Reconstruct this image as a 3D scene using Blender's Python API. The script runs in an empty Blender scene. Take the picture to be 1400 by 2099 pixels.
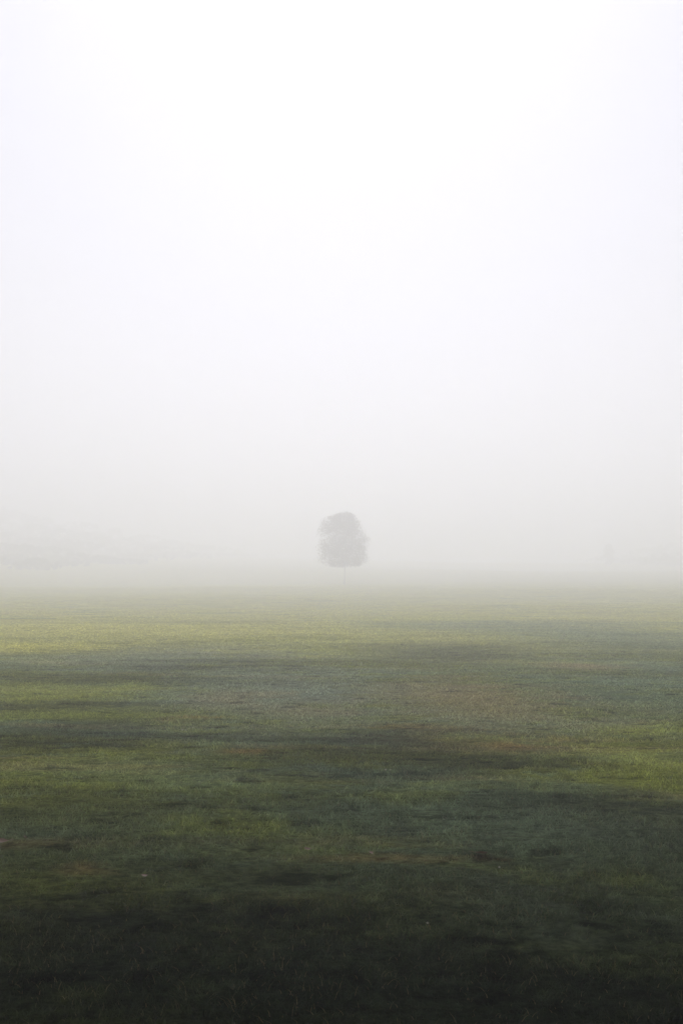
import bpy, math, random
import numpy as np
from mathutils import Vector, Matrix

# ------------------------------------------------------------------ settings
F_PX = 2915.0            # focal length in photograph pixels (50 mm on a 36 mm tall frame)
HORIZON_Y = 1163.0       # photograph row of the level horizon
CAM_H = 1.60
FOG_DENSITY = 0.0062
FOG_ANISO = 0.66
SUN_ELEV = 45.0
SKY_STRENGTH = 0.036
SUN_STRENGTH = 1.5
EXPOSURE = 1.12
PITCH = math.atan((HORIZON_Y - 1049.5) / F_PX)

random.seed(7)
rng = np.random.default_rng(11)
scene = bpy.context.scene
col = scene.collection


# ------------------------------------------------------------------ helpers
def tag(o, label=None, cat=None, group=None, kind=None):
    for key, val in (('label', label), ('category', cat), ('group', group), ('kind', kind)):
        if val:
            o[key] = val
    return o


def link_mesh(name, verts, faces, mat=None, parent=None, smooth=False):
    me = bpy.data.meshes.new(name)
    me.from_pydata([tuple(v) for v in verts], [], [tuple(f) for f in faces])
    me.update()
    if smooth:
        me.polygons.foreach_set('use_smooth', [True] * len(me.polygons))
    o = bpy.data.objects.new(name, me)
    col.objects.link(o)
    if mat:
        me.materials.append(mat)
    if parent:
        o.parent = parent
    return o


def big_mesh(name, verts, loops, sizes, mat):
    """numpy arrays straight into one mesh: verts (n,3), loops flat, sizes per face"""
    me = bpy.data.meshes.new(name)
    me.vertices.add(len(verts))
    me.vertices.foreach_set('co', verts.astype(np.float32).ravel())
    me.loops.add(len(loops))
    me.loops.foreach_set('vertex_index', loops.astype(np.int32))
    me.polygons.add(len(sizes))
    starts = np.concatenate(([0], np.cumsum(sizes)[:-1]))
    me.polygons.foreach_set('loop_start', starts.astype(np.int32))
    me.polygons.foreach_set('loop_total', sizes.astype(np.int32))
    me.update(calc_edges=True)
    me.materials.append(mat)
    o = bpy.data.objects.new(name, me)
    col.objects.link(o)
    return o


def float_attr(o, name, values):
    a = o.data.attributes.new(name, 'FLOAT', 'POINT')
    a.data.foreach_set('value', values.astype(np.float32))


def hash2(ix, iy, seed):
    v = np.sin(ix * 127.1 + iy * 311.7 + seed * 74.7) * 43758.5453
    return v - np.floor(v)


def vnoise(x, y, scale, seed=0.0):
    x = np.asarray(x, float) * scale + 1000.37
    y = np.asarray(y, float) * scale + 1000.71
    ix, iy = np.floor(x), np.floor(y)
    fx, fy = x - ix, y - iy
    fx = fx * fx * fx * (fx * (fx * 6 - 15) + 10)
    fy = fy * fy * fy * (fy * (fy * 6 - 15) + 10)
    a, b = hash2(ix, iy, seed), hash2(ix + 1, iy, seed)
    c, d = hash2(ix, iy + 1, seed), hash2(ix + 1, iy + 1, seed)
    return (a * (1 - fx) + b * fx) * (1 - fy) + (c * (1 - fx) + d * fx) * fy


def fall(y):
    """the meadow drops gently away from the camera and levels out before the lone tree, then rises to a low bank"""
    k = np.clip(np.asarray(y, float) - 7, 0, None)
    r = np.clip((np.asarray(y, float) - 215) / 480, 0, 1)
    return 1.75 * (1 - np.exp(-(k / 62) - (k / 130) ** 2)) - 7.0 * r * r * (3 - 2 * r)


def ground_z(x, y):
    x = np.asarray(x, float)
    y = np.asarray(y, float)
    far = np.clip((np.hypot(x, y) - 20) / 60, 0, 1)
    z = (vnoise(x, y, 0.11, 1) - .5) * .10 + (vnoise(x, y, 0.31, 2) - .5) * .05
    z += (vnoise(x, y, 0.9, 3) - .5) * .03
    z += far * (vnoise(x, y, 0.028, 4) - .5) * .30 + np.clip((np.hypot(x, y) - 60) / 120, 0, 1) * (vnoise(x, y, 0.011, 5) - .5) * 1.0
    z += np.clip((y - 230) / 250, 0, 1) * (2.2 * np.clip(-x / 90, -.6, 1) + (vnoise(x, y, .009, 6) - .5) * 2)
    return z - fall(y)


def ray(px, py):
    d = Vector(((px - 700.0) / F_PX, 1.0, -(py - 1049.5) / F_PX))
    return Matrix.Rotation(PITCH, 3, 'X') @ d


def at(px, py):
    """where the sight line through a photograph pixel meets the meadow"""
    d = ray(px, py)
    t = CAM_H / -d.z
    for _ in range(60):
        t = t * .5 + .5 * (CAM_H + float(fall(d.y * t))) / -d.z
    return d.x * t, d.y * t


# ------------------------------------------------------------------ materials
def new_mat(name):
    m = bpy.data.materials.new(name)
    m.use_nodes = True
    m.node_tree.nodes.clear()
    return m


class Net:
    def __init__(self, tree):
        self.t = tree

    def n(self, kind, **kw):
        nd = self.t.nodes.new(kind)
        for k, v in kw.items():
            setattr(nd, k, v)
        return nd

    def l(self, a, b):
        self.t.links.new(a, b)

    def sock(self, nd, i, val):
        if isinstance(val, bpy.types.NodeSocket):
            self.l(val, nd.inputs[i])
        else:
            nd.inputs[i].default_value = val

    def math(self, op, a, b=0.0, clamp=False):
        nd = self.n('ShaderNodeMath', operation=op, use_clamp=clamp)
        self.sock(nd, 0, a)
        self.sock(nd, 1, b)
        return nd.outputs[0]

    def vec(self, op, a, b=(0, 0, 0)):
        nd = self.n('ShaderNodeVectorMath', operation=op)
        self.sock(nd, 0, a)
        self.sock(nd, 1, b)
        return nd.outputs['Value'] if op in ('LENGTH', 'DISTANCE', 'DOT_PRODUCT') else nd.outputs[0]

    def mix(self, fac, a, b, blend='MIX'):
        nd = self.n('ShaderNodeMix', data_type='RGBA', blend_type=blend)
        self.sock(nd, 0, fac)
        self.sock(nd, 6, a if isinstance(a, bpy.types.NodeSocket) else (*a, 1))
        self.sock(nd, 7, b if isinstance(b, bpy.types.NodeSocket) else (*b, 1))
        return nd.outputs[2]

    def noise(self, vec, scale, detail=3.0, rough=.55):
        nd = self.n('ShaderNodeTexNoise')
        self.l(vec, nd.inputs['Vector'])
        nd.inputs['Scale'].default_value = scale
        nd.inputs['Detail'].default_value = detail
        nd.inputs['Roughness'].default_value = rough
        return nd.outputs['Fac'], nd.outputs['Color']

    def smooth(self, v, lo, hi):
        nd = self.n('ShaderNodeMapRange', interpolation_type='SMOOTHSTEP')
        self.sock(nd, 0, v)
        nd.inputs[1].default_value, nd.inputs[2].default_value = lo, hi
        nd.inputs[3].default_value, nd.inputs[4].default_value = 0, 1
        return nd.outputs[0]


# turf kinds over the meadow; dark and mossy tones also carry painted foreground shade (linear albedo)
TURF = dict(
    olive=(.228, .252, .060), dark=(.013, .018, .011), moss_shade=(.048, .062, .028), teal=(.235, .312, .185),
    yellow=(.560, .580, .115), lime=(.305, .345, .068), brown=(.430, .360, .170), dew=(.330, .375, .265), hay=(.700, .680, .170),
    straw=(.390, .275, .095), soil=(.034, .016, .006), bluish=(.078, .098, .060),
)
# photograph position and half size of the patches that stand out; the nearest paint in foreground shade
PATCHES = [
    ('moss_shade', 700, 1940, 20000, 330, .85), ('dark', 700, 2190, 20000, 350, .85), ('teal', 1150, 1276, 350, 8, .4),  # first two: broad bands that put foreground shading into the turf colour
    ('yellow', 160, 1291, 420, 13, .95), ('yellow', 70, 1327, 130, 8, .9), ('yellow', 560, 1312, 180, 7, .5),
    ('yellow', 850, 1268, 160, 5, .6), ('yellow', 700, 1330, 110, 8, .5), ('yellow', 1000, 1262, 130, 4, .5),
    ('dark', 430, 1278, 160, 5, .4), ('olive', 60, 1308, 240, 5, .6),
    ('teal', 1250, 1300, 260, 26, .7), ('dew', 330, 1343, 230, 20, .5), ('dew', 580, 1415, 260, 52, .8),
    ('teal', 1270, 1420, 210, 42, .75), ('teal', 880, 1285, 200, 12, .5), ('teal', 1330, 1365, 160, 24, .5),
    ('olive', 900, 1335, 170, 22, .8), ('dark', 950, 1340, 150, 14, .28), ('moss_shade', 330, 1365, 130, 12, .3),
    ('lime', 120, 1410, 220, 22, .7), ('lime', 170, 1462, 260, 17, .9), ('moss_shade', 250, 1392, 240, 9, .4),
    ('dark', 150, 1505, 250, 40, .46), ('moss_shade', 60, 1440, 120, 9, .4),
    ('brown', 1010, 1440, 210, 48, .62), ('brown', 1195, 1362, 80, 10, .8), ('brown', 470, 1425, 90, 18, .5),
    ('brown', 640, 1448, 110, 18, .45), ('straw', 1045, 1528, 55, 9, .8), ('straw', 505, 1548, 50, 6, .8),
    ('straw', 860, 1490, 80, 8, .4), ('straw', 390, 1468, 50, 8, .5), ('brown', 880, 1412, 150, 20, .5), ('straw', 920, 1515, 200, 16, .35),
    ('yellow', 1340, 1495, 130, 16, .45), ('yellow', 1310, 1550, 120, 26, .45), ('lime', 1340, 1595, 120, 22, .6),
    ('dark', 720, 1555, 290, 62, .55), ('dark', 790, 1598, 150, 20, .4), ('dark', 1000, 1565, 160, 22, .55),
    ('dark', 830, 1505, 180, 24, .35), ('dark', 450, 1580, 80, 14, .35), ('dark', 1090, 1640, 130, 30, .5),
    ('lime', 180, 1600, 330, 50, .35), ('moss_shade', 600, 1660, 420, 40, .4), ('lime', 470, 1630, 220, 22, .25),
    ('bluish', 1280, 1690, 230, 60, .6), ('bluish', 1140, 1835, 260, 45, .8), ('bluish', 820, 1705, 60, 20, .7),
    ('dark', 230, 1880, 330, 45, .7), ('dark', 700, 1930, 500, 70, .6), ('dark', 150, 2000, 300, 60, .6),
    ('dark', 1250, 2000, 350, 80, .6), ('dark', 760, 2060, 500, 60, .5),  # near dark patches deepen the shading painted across the foreground
    ('straw', 30, 1737, 100, 9, .2), ('straw', 790, 1757, 190, 8, .35), ('straw', 170, 1785, 60, 12, .35),
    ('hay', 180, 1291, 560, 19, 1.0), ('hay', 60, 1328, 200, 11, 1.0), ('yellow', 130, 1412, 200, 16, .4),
    ('soil', 1002, 1757, 34, 9, .9), ('soil', 8, 1740, 16, 4, .35), ('soil', 772, 1757, 14, 4, .6),
]


def turf_group():
    g = bpy.data.node_groups.new('turf_colour', 'ShaderNodeTree')
    g.interface.new_socket('Color', in_out='OUTPUT', socket_type='NodeSocketColor')
    N = Net(g)
    out = N.n('NodeGroupOutput')
    geo = N.n('ShaderNodeNewGeometry')
    flat = N.vec('MULTIPLY', geo.outputs['Position'], (1, 1, 0))
    big, bigc = N.noise(flat, .16, 4)
    mid, midc = N.noise(flat, .75, 4)
    small, smallc = N.noise(flat, 4.5, 3)
    fine, finec = N.noise(flat, 26, 2)
    warp = N.vec('ADD', N.vec('MULTIPLY', N.vec('SUBTRACT', midc, (.5, .5, .5)), (2.4, 3.0, 0)),
                 N.vec('MULTIPLY', N.vec('SUBTRACT', smallc, (.5, .5, .5)), (1.0, 1.2, 0)))
    p = N.vec('ADD', flat, warp)
    streak, _ = N.noise(N.vec('MULTIPLY', flat, (.35, 1, 1)), .55, 5, .65)
    c = N.mix(N.smooth(big, .40, .60), TURF['olive'], TURF['teal'])
    c = N.mix(N.math('MULTIPLY', N.smooth(mid, .50, .66), .55), c, TURF['lime'])
    c = N.mix(N.math('MULTIPLY', N.smooth(streak, .53, .66), .5), c, TURF['brown'])
    c = N.mix(N.math('MULTIPLY', N.smooth(streak, .47, .34), .5), c, TURF['dark'])
    mott, _ = N.noise(flat, 1.7, 5, .7)
    c = N.mix(N.math('MULTIPLY', N.smooth(mott, .53, .66), .5), c, TURF['teal'])
    c = N.mix(N.math('MULTIPLY', N.smooth(mott, .46, .34), .55), c, TURF['moss_shade'])
    ragged = N.math('ADD', N.math('MULTIPLY', N.math('SUBTRACT', mid, .5), 1.3),
                    N.math('MULTIPLY', N.math('SUBTRACT', small, .5), 1.0))
    # the far half of the meadow is paler, yellower turf
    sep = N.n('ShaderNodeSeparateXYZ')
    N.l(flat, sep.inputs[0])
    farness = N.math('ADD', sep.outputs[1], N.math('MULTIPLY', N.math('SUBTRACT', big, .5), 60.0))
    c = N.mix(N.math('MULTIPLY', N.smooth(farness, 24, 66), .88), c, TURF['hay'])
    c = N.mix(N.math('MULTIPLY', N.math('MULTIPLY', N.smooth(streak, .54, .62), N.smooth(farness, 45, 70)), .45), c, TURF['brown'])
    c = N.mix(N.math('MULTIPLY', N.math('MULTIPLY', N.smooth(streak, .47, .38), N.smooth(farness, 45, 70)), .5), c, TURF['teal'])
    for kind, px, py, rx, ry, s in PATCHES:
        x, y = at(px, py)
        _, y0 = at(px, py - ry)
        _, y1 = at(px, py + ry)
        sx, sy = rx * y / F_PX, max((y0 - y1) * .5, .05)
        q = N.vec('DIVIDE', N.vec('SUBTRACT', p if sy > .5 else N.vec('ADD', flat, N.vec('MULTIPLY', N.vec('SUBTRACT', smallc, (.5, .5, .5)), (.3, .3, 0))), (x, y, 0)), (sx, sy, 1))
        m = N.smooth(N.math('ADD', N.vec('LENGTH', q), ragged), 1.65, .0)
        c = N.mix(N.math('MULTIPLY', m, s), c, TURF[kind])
    # small scale mottling of the sward itself: thin turf, dead blades, moss
    speck, _ = N.noise(flat, 11, 4, .65)
    dash, _ = N.noise(N.vec('MULTIPLY', flat, (.9, 1, 1)), 2.6, 4, .6)
    v = N.math('ADD', N.math('MULTIPLY', speck, 1.0), N.math('MULTIPLY', fine, .6))
    sc = N.math('ADD', N.math('MULTIPLY', N.smooth(v, .55, 1.05), .80), .58)
    hollow = N.math('MULTIPLY', N.smooth(dash, .45, .33), .55)
    sc = N.math('MULTIPLY', sc, N.math('SUBTRACT', 1.0, hollow))
    cc = N.n('ShaderNodeCombineColor')
    for i in range(3):
        N.l(sc, cc.inputs[i])
    c = N.mix(1.0, c, cc.outputs[0], 'MULTIPLY')
    N.l(c, out.inputs[0])
    return g


TURF_GROUP = turf_group()


def ground_material():
    m = new_mat('meadow_turf')
    N = Net(m.node_tree)
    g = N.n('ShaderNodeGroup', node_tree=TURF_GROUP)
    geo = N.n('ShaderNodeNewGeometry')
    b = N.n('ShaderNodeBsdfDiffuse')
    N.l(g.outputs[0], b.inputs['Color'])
    b.inputs['Roughness'].default_value = 1
    h1, _ = N.noise(geo.outputs['Position'], 9, 5, .7)
    bump = N.n('ShaderNodeBump')
    bump.inputs['Strength'].default_value = .7
    bump.inputs['Distance'].default_value = .06
    N.l(h1, bump.inputs['Height'])
    N.l(bump.outputs[0], b.inputs['Normal'])
    o = N.n('ShaderNodeOutputMaterial')
    N.l(b.outputs[0], o.inputs[0])
    return m


def grass_material():
    m = new_mat('grass_blades')
    N = Net(m.node_tree)
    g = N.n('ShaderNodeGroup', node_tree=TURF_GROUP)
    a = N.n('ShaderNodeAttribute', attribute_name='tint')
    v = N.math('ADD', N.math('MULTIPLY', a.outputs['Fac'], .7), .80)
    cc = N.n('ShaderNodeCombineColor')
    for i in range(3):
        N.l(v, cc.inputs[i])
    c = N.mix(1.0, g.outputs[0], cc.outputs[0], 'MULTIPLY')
    c = N.mix(N.math('MULTIPLY', N.smooth(a.outputs['Fac'], .93, .97), .6), c, (.16, .12, .06))
    d = N.n('ShaderNodeBsdfDiffuse')
    N.l(c, d.inputs[0])
    t = N.n('ShaderNodeBsdfTranslucent')
    N.l(c, t.inputs[0])
    mx = N.n('ShaderNodeMixShader')
    mx.inputs[0].default_value = .42
    N.l(d.outputs[0], mx.inputs[1])
    N.l(t.outputs[0], mx.inputs[2])
    o = N.n('ShaderNodeOutputMaterial')
    N.l(mx.outputs[0], o.inputs[0])
    return m


def plain(name, base, vary, scale=8, rough=.8, noise_detail=4):
    m = new_mat(name)
    N = Net(m.node_tree)
    tc = N.n('ShaderNodeTexCoord')
    f, _ = N.noise(tc.outputs['Object'], scale, noise_detail)
    c = N.mix(N.smooth(f, .3, .7), base, vary)
    p = N.n('ShaderNodeBsdfPrincipled')
    N.l(c, p.inputs['Base Color'])
    p.inputs['Roughness'].default_value = rough
    o = N.n('ShaderNodeOutputMaterial')
    N.l(p.outputs[0], o.inputs[0])
    return m


M_GROUND = ground_material()
M_GRASS = grass_material()
M_BARK = plain('tree_bark', (.15, .13, .115), (.20, .175, .155), 14)
M_LEAF = plain('autumn_leaves', (.165, .115, .108), (.210, .150, .140), 1.3, .7)
M_LEAF_FAR = plain('hedge_leaves', (.040, .040, .036), (.060, .058, .050), .5, .8)
M_DEAD = plain('dead_leaf', (.14, .07, .035), (.22, .13, .07), 30, .6)
M_PETAL = plain('white_petal', (.28, .29, .24), (.34, .35, .30), 40, .6)
M_STALK = plain('green_stalk', (.06, .09, .03), (.08, .11, .04), 40, .6)
M_SEED = plain('pale_seed_head', (.30, .30, .24), (.36, .35, .28), 40, .8)


# ------------------------------------------------------------------ ground
def graded(limit, first, grow, biggest):
    v, s = [0.0], first
    while v[-1] < limit:
        v.append(v[-1] + s)
        s = min(s * grow, biggest)
    return v


xs = graded(860, .16, 1.035, 25)
xs = np.array([-v for v in xs[:0:-1]] + xs)
ys = graded(1360, .14, 1.018, 16)
ys = np.array([-v for v in graded(44, .8, 1.1, 6)[:0:-1]] + ys)
gx, gy = np.meshgrid(xs, ys)
verts = np.stack([gx.ravel(), gy.ravel(), ground_z(gx, gy).ravel()], 1)
nx, ny = len(xs), len(ys)
ii = (np.arange(ny - 1)[:, None] * nx + np.arange(nx - 1)[None, :]).ravel()
quads = np.stack([ii, ii + 1, ii + nx + 1, ii + nx], 1)
ground = big_mesh('ground', verts, quads.ravel(), np.full(len(quads), 4), M_GROUND)
ground.data.polygons.foreach_set('use_smooth', np.ones(len(quads), bool))
tag(ground, kind='structure')


# ------------------------------------------------------------------ grass blades
def make_grass():
    # distance bands: (from, to, blades per square metre, height, half width)
    bands, edge = [], 3.2
    while edge < 240:
        nxt = edge * 1.12
        bands.append((edge, nxt))
        edge = nxt
    V, T, tri_total = [], [], 0
    for a, b in bands:
        d = (a + b) / 2
        dens = 5200 * min(1.0, (6.0 / d) ** 1.75)
        hw = .27 * b + 1.2
        n = int(dens * 2 * hw * (b - a))
        x = rng.uniform(-hw, hw, n)
        y = rng.uniform(a, b, n)
        clump = vnoise(x, y, 4.5, 21) * .45 + vnoise(x, y, 14, 22) * .25 + vnoise(x, y, 1.7, 24) * .3
        clump = np.clip((clump - .5) * 1.7 + .5, 0, 1)
        patch = vnoise(x, y, .7, 23)
        keep = rng.uniform(0, 1, n) < .10 + 1.5 * clump
        x, y, clump, patch = x[keep], y[keep], clump[keep], patch[keep]
        n = len(x)
        h = (.009 + .026 * clump ** 1.4 + .006 * patch) * rng.uniform(.6, 1.35, n)
        tall = rng.uniform(0, 1, n) < .012
        h[tall] *= rng.uniform(1.4, 2.2, tall.sum())
        w = .0017 * (max(d, 5) / 5) ** .80 * rng.uniform(.7, 1.3, n)
        ang = rng.uniform(0, 2 * math.pi, n)
        lean = rng.uniform(.3, 1.9, n) * h
        la = rng.uniform(0, 2 * math.pi, n)
        z = ground_z(x, y) - .003
        cx, sx_ = np.cos(ang) * w, np.sin(ang) * w
        lx, ly = np.cos(la) * lean, np.sin(la) * lean
        p = np.empty((n, 5, 3))
        p[:, 0] = np.stack([x - cx, y - sx_, z], 1)
        p[:, 1] = np.stack([x + cx, y + sx_, z], 1)
        mx, my, mz = x + lx * .35, y + ly * .35, z + h * .62
        p[:, 2] = np.stack([mx + cx * .75, my + sx_ * .75, mz], 1)
        p[:, 3] = np.stack([mx - cx * .75, my - sx_ * .75, mz], 1)
        p[:, 4] = np.stack([x + lx, y + ly, z + h], 1)
        V.append(p.reshape(-1, 3))
        T.append(np.repeat(rng.uniform(0, 1, n), 5))
    V = np.concatenate(V)
    T = np.concatenate(T)
    nb = len(V) // 5
    base = np.arange(nb)[:, None] * 5
    loops = (base + np.array([0, 1, 2, 3, 3, 2, 4])[None, :]).ravel()
    sizes = np.tile([4, 3], nb)
    o = big_mesh('grass', V, loops, sizes, M_GRASS)
    float_attr(o, 'tint', T)
    tag(o, 'short damp grass covering the whole meadow in olive, grey and yellowish patches', 'grass', kind='stuff')
    print('grass blades', nb)


make_grass()


# ------------------------------------------------------------------ trees
def tube(pts, radii, sides=8):
    vs, fs = [], []
    for i, (p, r) in enumerate(zip(pts, radii)):
        d = (pts[min(i + 1, len(pts) - 1)] - pts[max(i - 1, 0)]).normalized()
        u = d.orthogonal().normalized()
        w = d.cross(u)
        for k in range(sides):
            a = 2 * math.pi * k / sides
            vs.append(p + (u * math.cos(a) + w * math.sin(a)) * r)
    for i in range(len(pts) - 1):
        for k in range(sides):
            k2 = (k + 1) % sides
            fs.append((i * sides + k, i * sides + k2, (i + 1) * sides + k2, (i + 1) * sides + k))
    fs.append(tuple(range(sides))[::-1])
    fs.append(tuple((len(pts) - 1) * sides + k for k in range(sides)))
    return vs, fs


def add_to(vs, fs, nv, nf):
    o = len(vs)
    vs.extend(nv)
    fs.extend(tuple(i + o for i in f) for f in nf)


def profile_radius(profile, t):
    for (t0, l0, r0), (t1, l1, r1) in zip(profile, profile[1:]):
        if t <= t1:
            k = (t - t0) / (t1 - t0)
            return l0 + (l1 - l0) * k, r0 + (r1 - r0) * k
    return profile[-1][1:]


def leaf_cloud(rnd, base_z, top_z, profile, n, leaf, depth=1.0, clumps=60):
    """leaf sized quads gathered in clumps inside an uneven outline: profile = (height share, left, right)"""
    cl = []
    for _ in range(clumps):
        t = rnd.uniform(.02, .97)
        l, r = profile_radius(profile, t)
        a = rnd.uniform(0, 2 * math.pi)
        q = math.sqrt(rnd.uniform(.05, 1))
        ext = r if math.cos(a) > 0 else l
        dep = (l + r) * .5 * depth
        cl.append((Vector((math.cos(a) * ext * q, math.sin(a) * dep * q, base_z + t * (top_z - base_z))),
                   rnd.uniform(.10, .20) * (top_z - base_z) * .62))
    vs, fs = [], []
    made = 0
    while made < n:
        c, rad = rnd.choice(cl)
        p = c + Vector((rnd.gauss(0, .5), rnd.gauss(0, .5), rnd.gauss(0, .45))) * rad
        t = (p.z - base_z) / (top_z - base_z)
        if not abs(rnd.gauss(0, .035)) <= t <= 1:
            continue
        l, r = profile_radius(profile, t)
        ext = r if p.x > 0 else l
        dep = (l + r) * .5 * depth
        e = math.hypot(p.x / max(ext, .01), p.y / max(dep, .01))
        if e > rnd.triangular(.25, 1.2, .95):
            continue
        nrm = Vector((rnd.gauss(0, 1), rnd.gauss(0, 1), rnd.gauss(.4, 1))).normalized()
        u = nrm.orthogonal().normalized()
        u.rotate(Matrix.Rotation(rnd.uniform(0, 6.28), 3, nrm))
        w = nrm.cross(u)
        s = leaf * rnd.uniform(.6, 1.3)
        b = len(vs)
        vs += [p - u * s, p + w * s * .55, p + u * s, p - w * s * .55]
        fs.append((b, b + 1, b + 2, b + 3))
        made += 1
    return vs, fs, cl


def tree_parts(rnd, height, bare, trunk_r, profile, n_leaf, leaf, clumps=60, depth=1.0):
    lv, lf, cl = leaf_cloud(rnd, bare, height, profile, n_leaf, leaf, depth, clumps)
    tv, tf = [], []
    top = height * .86
    pts, rad = [], []
    for i in range(9):
        k = i / 8
        pts.append(Vector((math.sin(k * 5) * .03 * height * .15, math.cos(k * 4) * .03 * height * .15, -.3 + k * (top + .3))))
        rad.append(trunk_r * (1.35 if i == 0 else 1.0 - .82 * k))
    add_to(tv, tf, *tube(pts, rad, 9))
    for c, r in cl[:min(len(cl), 30)]:
        z0 = bare * .92 + (max(c.z - bare, 0)) * .55
        k = min(max(z0 / top, 0), 1)
        i = min(int(k * 8), 7)
        a = pts[i].lerp(pts[i + 1], k * 8 - i)
        b = a.lerp(c, .5) + Vector((0, 0, .06 * (c - a).length))
        r0 = trunk_r * .38 * (1 - .6 * k)
        add_to(tv, tf, *tube([a, b, c], [r0, r0 * .6, r0 * .2], 6))
    return tv, tf, lv, lf


def ground_point(px, dist):
    d = ray(px, 1163)
    x, y = d.x / d.y * dist, dist
    return Vector((x, y, float(ground_z(x, y))))


def lone_tree():
    dist = 262.0
    s = dist / F_PX                                  # metres per photograph pixel there
    base = ground_point(706, dist)
    root = bpy.data.objects.new('broadleaf_tree', None)
    root.empty_display_size = .5
    root.location = base
    col.objects.link(root)
    tag(root, 'lone round crowned tree with a thin bare trunk standing in fog mid meadow', 'tree')
    # height share, left and right reach of the crown (metres)
    prof = [(0, 18, 16), (.05, 42, 42), (.13, 51, 48), (.28, 52, 46), (.42, 53, 51), (.52, 52, 54),
            (.60, 51, 50), (.68, 52, 41), (.76, 51, 34), (.84, 49, 30), (.91, 34, 22), (.96, 17, 17), (1, 5, 7)]
    prof = [(t, l * s * 1.06, r * s * 1.06) for t, l, r in prof]
    gz = (1163 - 1048) * s + CAM_H - base.z
    bare = (1163 - 1165) * s + CAM_H - base.z
    rnd = random.Random(5)
    tv, tf, lv, lf = tree_parts(rnd, gz, bare, .07, prof, 27000, .115, 520)
    link_mesh('trunk', tv, tf, M_BARK, root, True)
    link_mesh('crown', lv, lf, M_LEAF, root)


lone_tree()


def small_far_tree():
    dist = 520.0
    s = dist / F_PX
    base = ground_point(1247, dist)
    root = bpy.data.objects.new('broadleaf_tree', None)
    root.location = base
    col.objects.link(root)
    tag(root, 'barely visible reddish small tree almost lost in the fog near the right edge', 'tree')
    prof = [(0, .7, .7), (.15, 1.8, 1.7), (.4, 2.2, 2.1), (.7, 1.9, 2.0), (.9, 1.2, 1.1), (1, .3, .4)]
    rnd = random.Random(9)
    tv, tf, lv, lf = tree_parts(rnd, (1163 - 1112) * s + CAM_H - base.z, .5, .15, prof, 4200, .24, 60)
    link_mesh('trunk', tv, tf, M_BARK, root, True)
    link_mesh('crown', lv, lf, M_LEAF, root)


small_far_tree()


def far_wood(name, label, spots, seed):
    """a belt of trees the fog melts into one mass"""
    rnd = random.Random(seed)
    vs, fs, mats = [], [], []
    for px, dist, top_px, half in spots:
        base = ground_point(px, dist)
        s = dist / F_PX
        h = (1163 - top_px) * s + CAM_H - base.z
        hw = half * s
        prof = [(0, hw * .75, hw * .7), (.2, hw, hw * .95), (.5, hw * .95, hw), (.8, hw * .62, hw * .6), (1, hw * .12, hw * .15)]
        tv, tf, lv, lf = tree_parts(rnd, h, .2, .35, prof, 2600, .60, 60)
        for v, f, mi in ((tv, tf, 0), (lv, lf, 1)):
            o = len(vs)
            vs.extend(p + base for p in v)
            fs.extend(tuple(i + o for i in q) for q in f)
            mats += [mi] * len(f)
    o = link_mesh(name, vs, fs)
    o.data.materials.append(M_BARK)
    o.data.materials.append(M_LEAF_FAR)
    o.data.polygons.foreach_set('material_index', mats)
    tag(o, label, 'wood', kind='stuff')


rw = random.Random(33)


def belt(px0, px1, step, dist, top0, top1, half):
    """one row of trees whose tops fall from top0 to top1 along the row"""
    out, px = [], px0
    while px <= px1:
        k = (px - px0) / (px1 - px0)
        out.append((px, dist + rw.uniform(-18, 18), top0 + (top1 - top0) * k + rw.uniform(-4, 4), half * rw.uniform(.8, 1.2)))
        px += step * rw.uniform(.75, 1.25)
    return out


far_wood('far_wood', 'grey far-off wood fading into the fog beyond the left edge of the meadow',
         belt(-330, 140, 60, 375, 1095, 1150, 70) + belt(-330, 260, 60, 425, 1065, 1146, 75) + belt(-330, 340, 60, 500, 1030, 1142, 85)
         + belt(-330, 420, 60, 560, 1000, 1138, 95) + belt(-330, 480, 62, 630, 970, 1134, 105), 21)
far_wood('far_hedgerow', 'faint low line of bushes in fog at the right edge of the meadow',
         belt(1330, 1700, 50, 540, 1140, 1085, 70) + belt(1270, 1700, 55, 640, 1138, 1050, 85), 22)


def added_shade_tree(x, y, label, seed, height=25.0, bare=12.2, reach=9.5):
    """unseen tall trees added beside and behind the camera to shade the near grass"""
    root = bpy.data.objects.new('added_shade_tree', None)
    root.location = (x, y, float(ground_z(x, y)))
    col.objects.link(root)
    tag(root, label, 'tree', 'unseen trees added to shade the near meadow')
    r = reach
    prof = [(0, r * .82, r * .82), (.2, r, r), (.5, r * .9, r * .9), (.8, r * .6, r * .6), (1, r * .1, r * .1)]
    tv, tf, lv, lf = tree_parts(random.Random(seed), height, bare, .42, prof, 22000, .27, 170)
    link_mesh('trunk', tv, tf, M_BARK, root, True)
    link_mesh('crown', lv, lf, M_LEAF_SHADE, root)


M_LEAF_SHADE = plain('summer_leaves', (.045, .070, .022), (.075, .095, .030), 1.1, .6)  # foliage of the unseen trees added to darken the foreground
added_shade_tree(-8.5, 13.0, 'unseen tall tree added to shade the near meadow from the left', 41)
added_shade_tree(8.8, 12.6, 'unseen tall tree added to shade the near meadow from the right', 42)
added_shade_tree(-7.0, -5.5, 'unseen tall tree added behind the camera on the left for shade', 43, 23, 8.5)
added_shade_tree(7.4, -6.5, 'unseen tall tree added behind the camera on the right for shade', 44, 22, 8.0)


# ------------------------------------------------------------------ small things lying or growing in the grass
def on_grass(px, py, lift=.0):
    x, y = at(px, py)
    return Vector((x, y, float(ground_z(x, y)) + lift))


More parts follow.
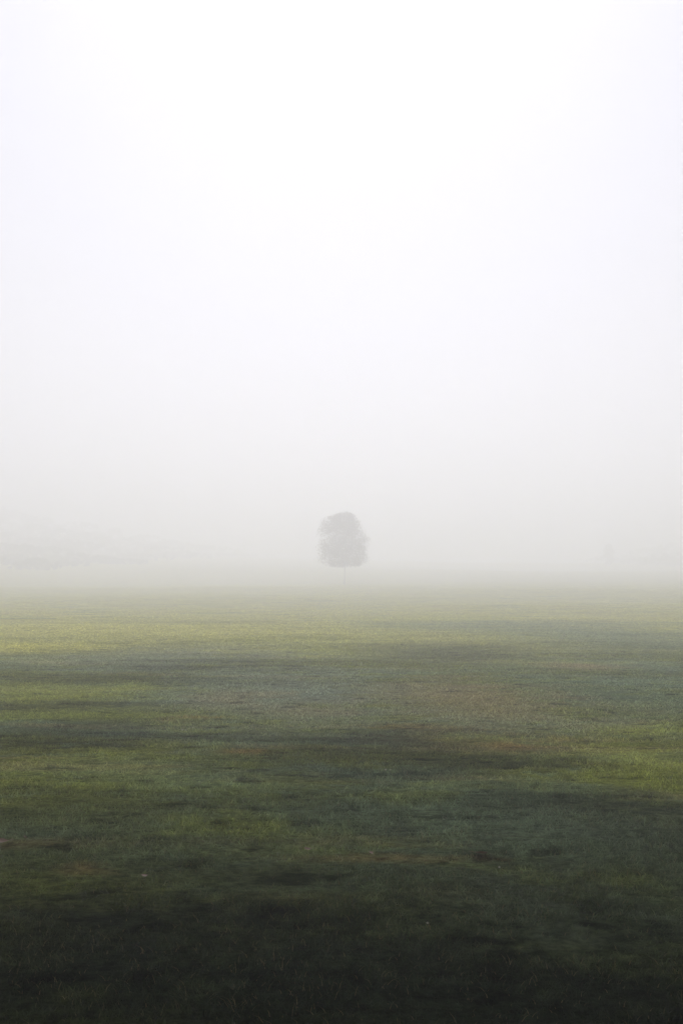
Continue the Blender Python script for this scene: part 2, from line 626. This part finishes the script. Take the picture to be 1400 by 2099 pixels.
def flower_meshes():
    vs, fs = [], []
    for k in range(9):
        a = 2 * math.pi * k / 9
        u = Vector((math.cos(a), math.sin(a), 0))
        w = Vector((-math.sin(a), math.cos(a), 0))
        b = len(vs)
        vs += [u * .004, u * .014 + w * .006 + Vector((0, 0, .004)), u * .026 + Vector((0, 0, .007)), u * .014 - w * .006 + Vector((0, 0, .004))]
        fs.append((b, b + 1, b + 2, b + 3))
    sv, sf = tube([Vector((0, 0, 0)), Vector((.003, .002, .03)), Vector((0, 0, .058))], [.0016, .0013, .0012], 6)
    hv, hf = tube([Vector((0, 0, .057)), Vector((0, 0, .062)), Vector((0, 0, .065))], [.005, .0055, .002], 8)
    return (vs, fs), (sv, sf), (hv, hf)


M_EYE = plain('yellow_flower_heart', (.55, .40, .06), (.62, .46, .08), 60)


def flower(px, py, label, scale, heads):
    root = bpy.data.objects.new('white_flower', None)
    root.location = on_grass(px, py)
    col.objects.link(root)
    tag(root, label, 'flower', 'small white flowers in the grass')
    (pv, pf), (sv, sf), (hv, hf) = flower_meshes()
    for dx, dy, k in heads:
        off = Vector((dx, dy, 0))
        up = Vector((0, 0, .058))
        tilt = Matrix.Rotation(.7, 3, 'X')                # the heads nod towards the open side of the meadow
        link_mesh('stem', [off + v * scale * k for v in sv], sf, M_STALK, root)
        link_mesh('petals', [off + (tilt @ v + up) * scale * k for v in pv], pf, M_PETAL, root)
        link_mesh('flower_heart', [off + (tilt @ (v - up) + up) * scale * k for v in hv], hf, M_EYE, root)


flower(377, 1499, 'small white flower pair in the dark grass left of the middle of the meadow', .55, [(-.012, 0, 1.1), (.022, .02, .9)])
flower(794, 1590, 'small pale flower pair on the darkest damp patch in the middle of the meadow', .45, [(-.014, 0, 1.0), (.024, .015, .85)])
flower(876, 1896, 'single tiny white flower in the dark foreground grass', .28, [(0, 0, 1.0)])
flower(1023, 1781, 'single tiny pale flower just below the bare reddish soil patch', .28, [(0, 0, 1.0)])


def fallen_leaf(px, py, size, rz, curl, label):
    vs, fs = [], []
    outline = [(-1, 0), (-.7, .28), (-.25, .46), (.2, .42), (.65, .24), (1, 0)]
    for i, (x, w) in enumerate(outline):
        z = curl * x * x
        vs += [Vector((x, w, z + .35 * w * w + .1 * w)), Vector((x, 0, z)), Vector((x, -w, z + .5 * w * w))]
    for i in range(len(outline) - 1):
        a, b = i * 3, i * 3 + 3
        fs += [(a, a + 1, b + 1, b), (a + 1, a + 2, b + 2, b + 1)]
    blade = link_mesh('fallen_leaf', [v * size for v in vs], fs, M_DEAD, None, True)
    blade.location = on_grass(px, py, .030)
    blade.rotation_euler = (.55, .1, rz)
    sv, sf = tube([Vector((.95, 0, curl * .9)) * size, Vector((1.35, .08, curl * 1.1)) * size, Vector((1.7, .22, curl)) * size],
                  [size * .03, size * .025, size * .02], 6)
    link_mesh('leaf_stalk', sv, sf, M_DEAD, blade)
    tag(blade, label, 'leaf', 'fallen leaves on the grass')


fallen_leaf(296, 1803, .020, .7, .25, 'pale tan curled fallen leaf alone in the left foreground grass')
fallen_leaf(4, 1739, .040, .2, .2, 'reddish fallen leaf at the left edge of the photo')
fallen_leaf(52, 1734, .034, 1.9, .3, 'light brown fallen leaf standing on edge a little in from the left edge')
fallen_leaf(985, 1757, .042, 2.6, .2, 'rusty fallen leaf on the bare dark soil patch right of centre')
fallen_leaf(760, 1757, .026, 1.2, .2, 'small rusty fallen leaf in the grass near the centre of the foreground')
fallen_leaf(630, 1750, .024, .4, .3, 'small reddish fallen leaf in the grass left of the foreground centre')


# ------------------------------------------------------------------ haze
def haze():
    x, y0, y1, z0, z1 = 900, -60, 1400, -6.0, 48.0
    vs = [(-x, y0, z0), (x, y0, z0), (x, y1, z0), (-x, y1, z0), (-x, y0, z1), (x, y0, z1), (x, y1, z1), (-x, y1, z1)]
    fs = [(0, 3, 2, 1), (4, 5, 6, 7), (0, 1, 5, 4), (1, 2, 6, 5), (2, 3, 7, 6), (3, 0, 4, 7)]
    m = new_mat('fog_air')
    N = Net(m.node_tree)
    v = N.n('ShaderNodeVolumePrincipled')
    v.inputs['Color'].default_value = (.954, .950, .999, 1)
    v.inputs['Density'].default_value = FOG_DENSITY
    v.inputs['Anisotropy'].default_value = FOG_ANISO
    o = N.n('ShaderNodeOutputMaterial')
    N.l(v.outputs[0], o.inputs['Volume'])
    h = link_mesh('haze', vs, fs, m)
    tag(h, 'pale morning fog lying over the whole meadow', 'fog', kind='stuff')


haze()

# ------------------------------------------------------------------ sky and sun
world = bpy.data.worlds.new('World')
scene.world = world
world.use_nodes = True
wt = world.node_tree
wt.nodes.clear()
W = Net(wt)
sky = W.n('ShaderNodeTexSky', sky_type='NISHITA')
sky.sun_disc = False
sky.sun_elevation = math.radians(SUN_ELEV)
sky.sun_rotation = 0.0
sky.air_density = 1.0
sky.dust_density = 0.6
sky.ozone_density = 1.0
bw = W.n('ShaderNodeRGBToBW')
W.l(sky.outputs[0], bw.inputs[0])
grey = W.n('ShaderNodeCombineColor')
for i, k in enumerate((.975, .975, 1.08)):
    W.l(W.math('MULTIPLY', bw.outputs[0], k), grey.inputs[i])
even = W.mix(.92, sky.outputs[0], grey.outputs[0])           # stratus takes nearly all colour out of the sky
bg = W.n('ShaderNodeBackground')
bg.inputs[1].default_value = SKY_STRENGTH
W.l(even, bg.inputs[0])
wo = W.n('ShaderNodeOutputWorld')
W.l(bg.outputs[0], wo.inputs[0])

sl = bpy.data.lights.new('sun', 'SUN')
sl.energy = SUN_STRENGTH
sl.angle = math.radians(30)
sl.color = (1.0, .985, .992)
so = bpy.data.objects.new('sun', sl)
col.objects.link(so)
so.location = (0, 40, 60)
to_sun = Vector((0, math.cos(math.radians(SUN_ELEV)), math.sin(math.radians(SUN_ELEV))))
so.rotation_euler = to_sun.to_track_quat('Z', 'Y').to_euler()

# ------------------------------------------------------------------ camera and output
cam = bpy.data.cameras.new('camera')
cam.sensor_fit = 'VERTICAL'
cam.sensor_height = 36
cam.lens = 36 * F_PX / 2099
cam.clip_start = .05
cam.clip_end = 6000
co = bpy.data.objects.new('camera', cam)
col.objects.link(co)
co.location = (0, 0, CAM_H)
co.rotation_euler = (math.pi / 2 + PITCH, 0, 0)
scene.camera = co

scene.view_settings.view_transform = 'Standard'
scene.view_settings.look = 'None'
scene.view_settings.gamma = 1
scene.view_settings.exposure = EXPOSURE
scene.cycles.volume_bounces = 3
scene.cycles.use_denoising = True
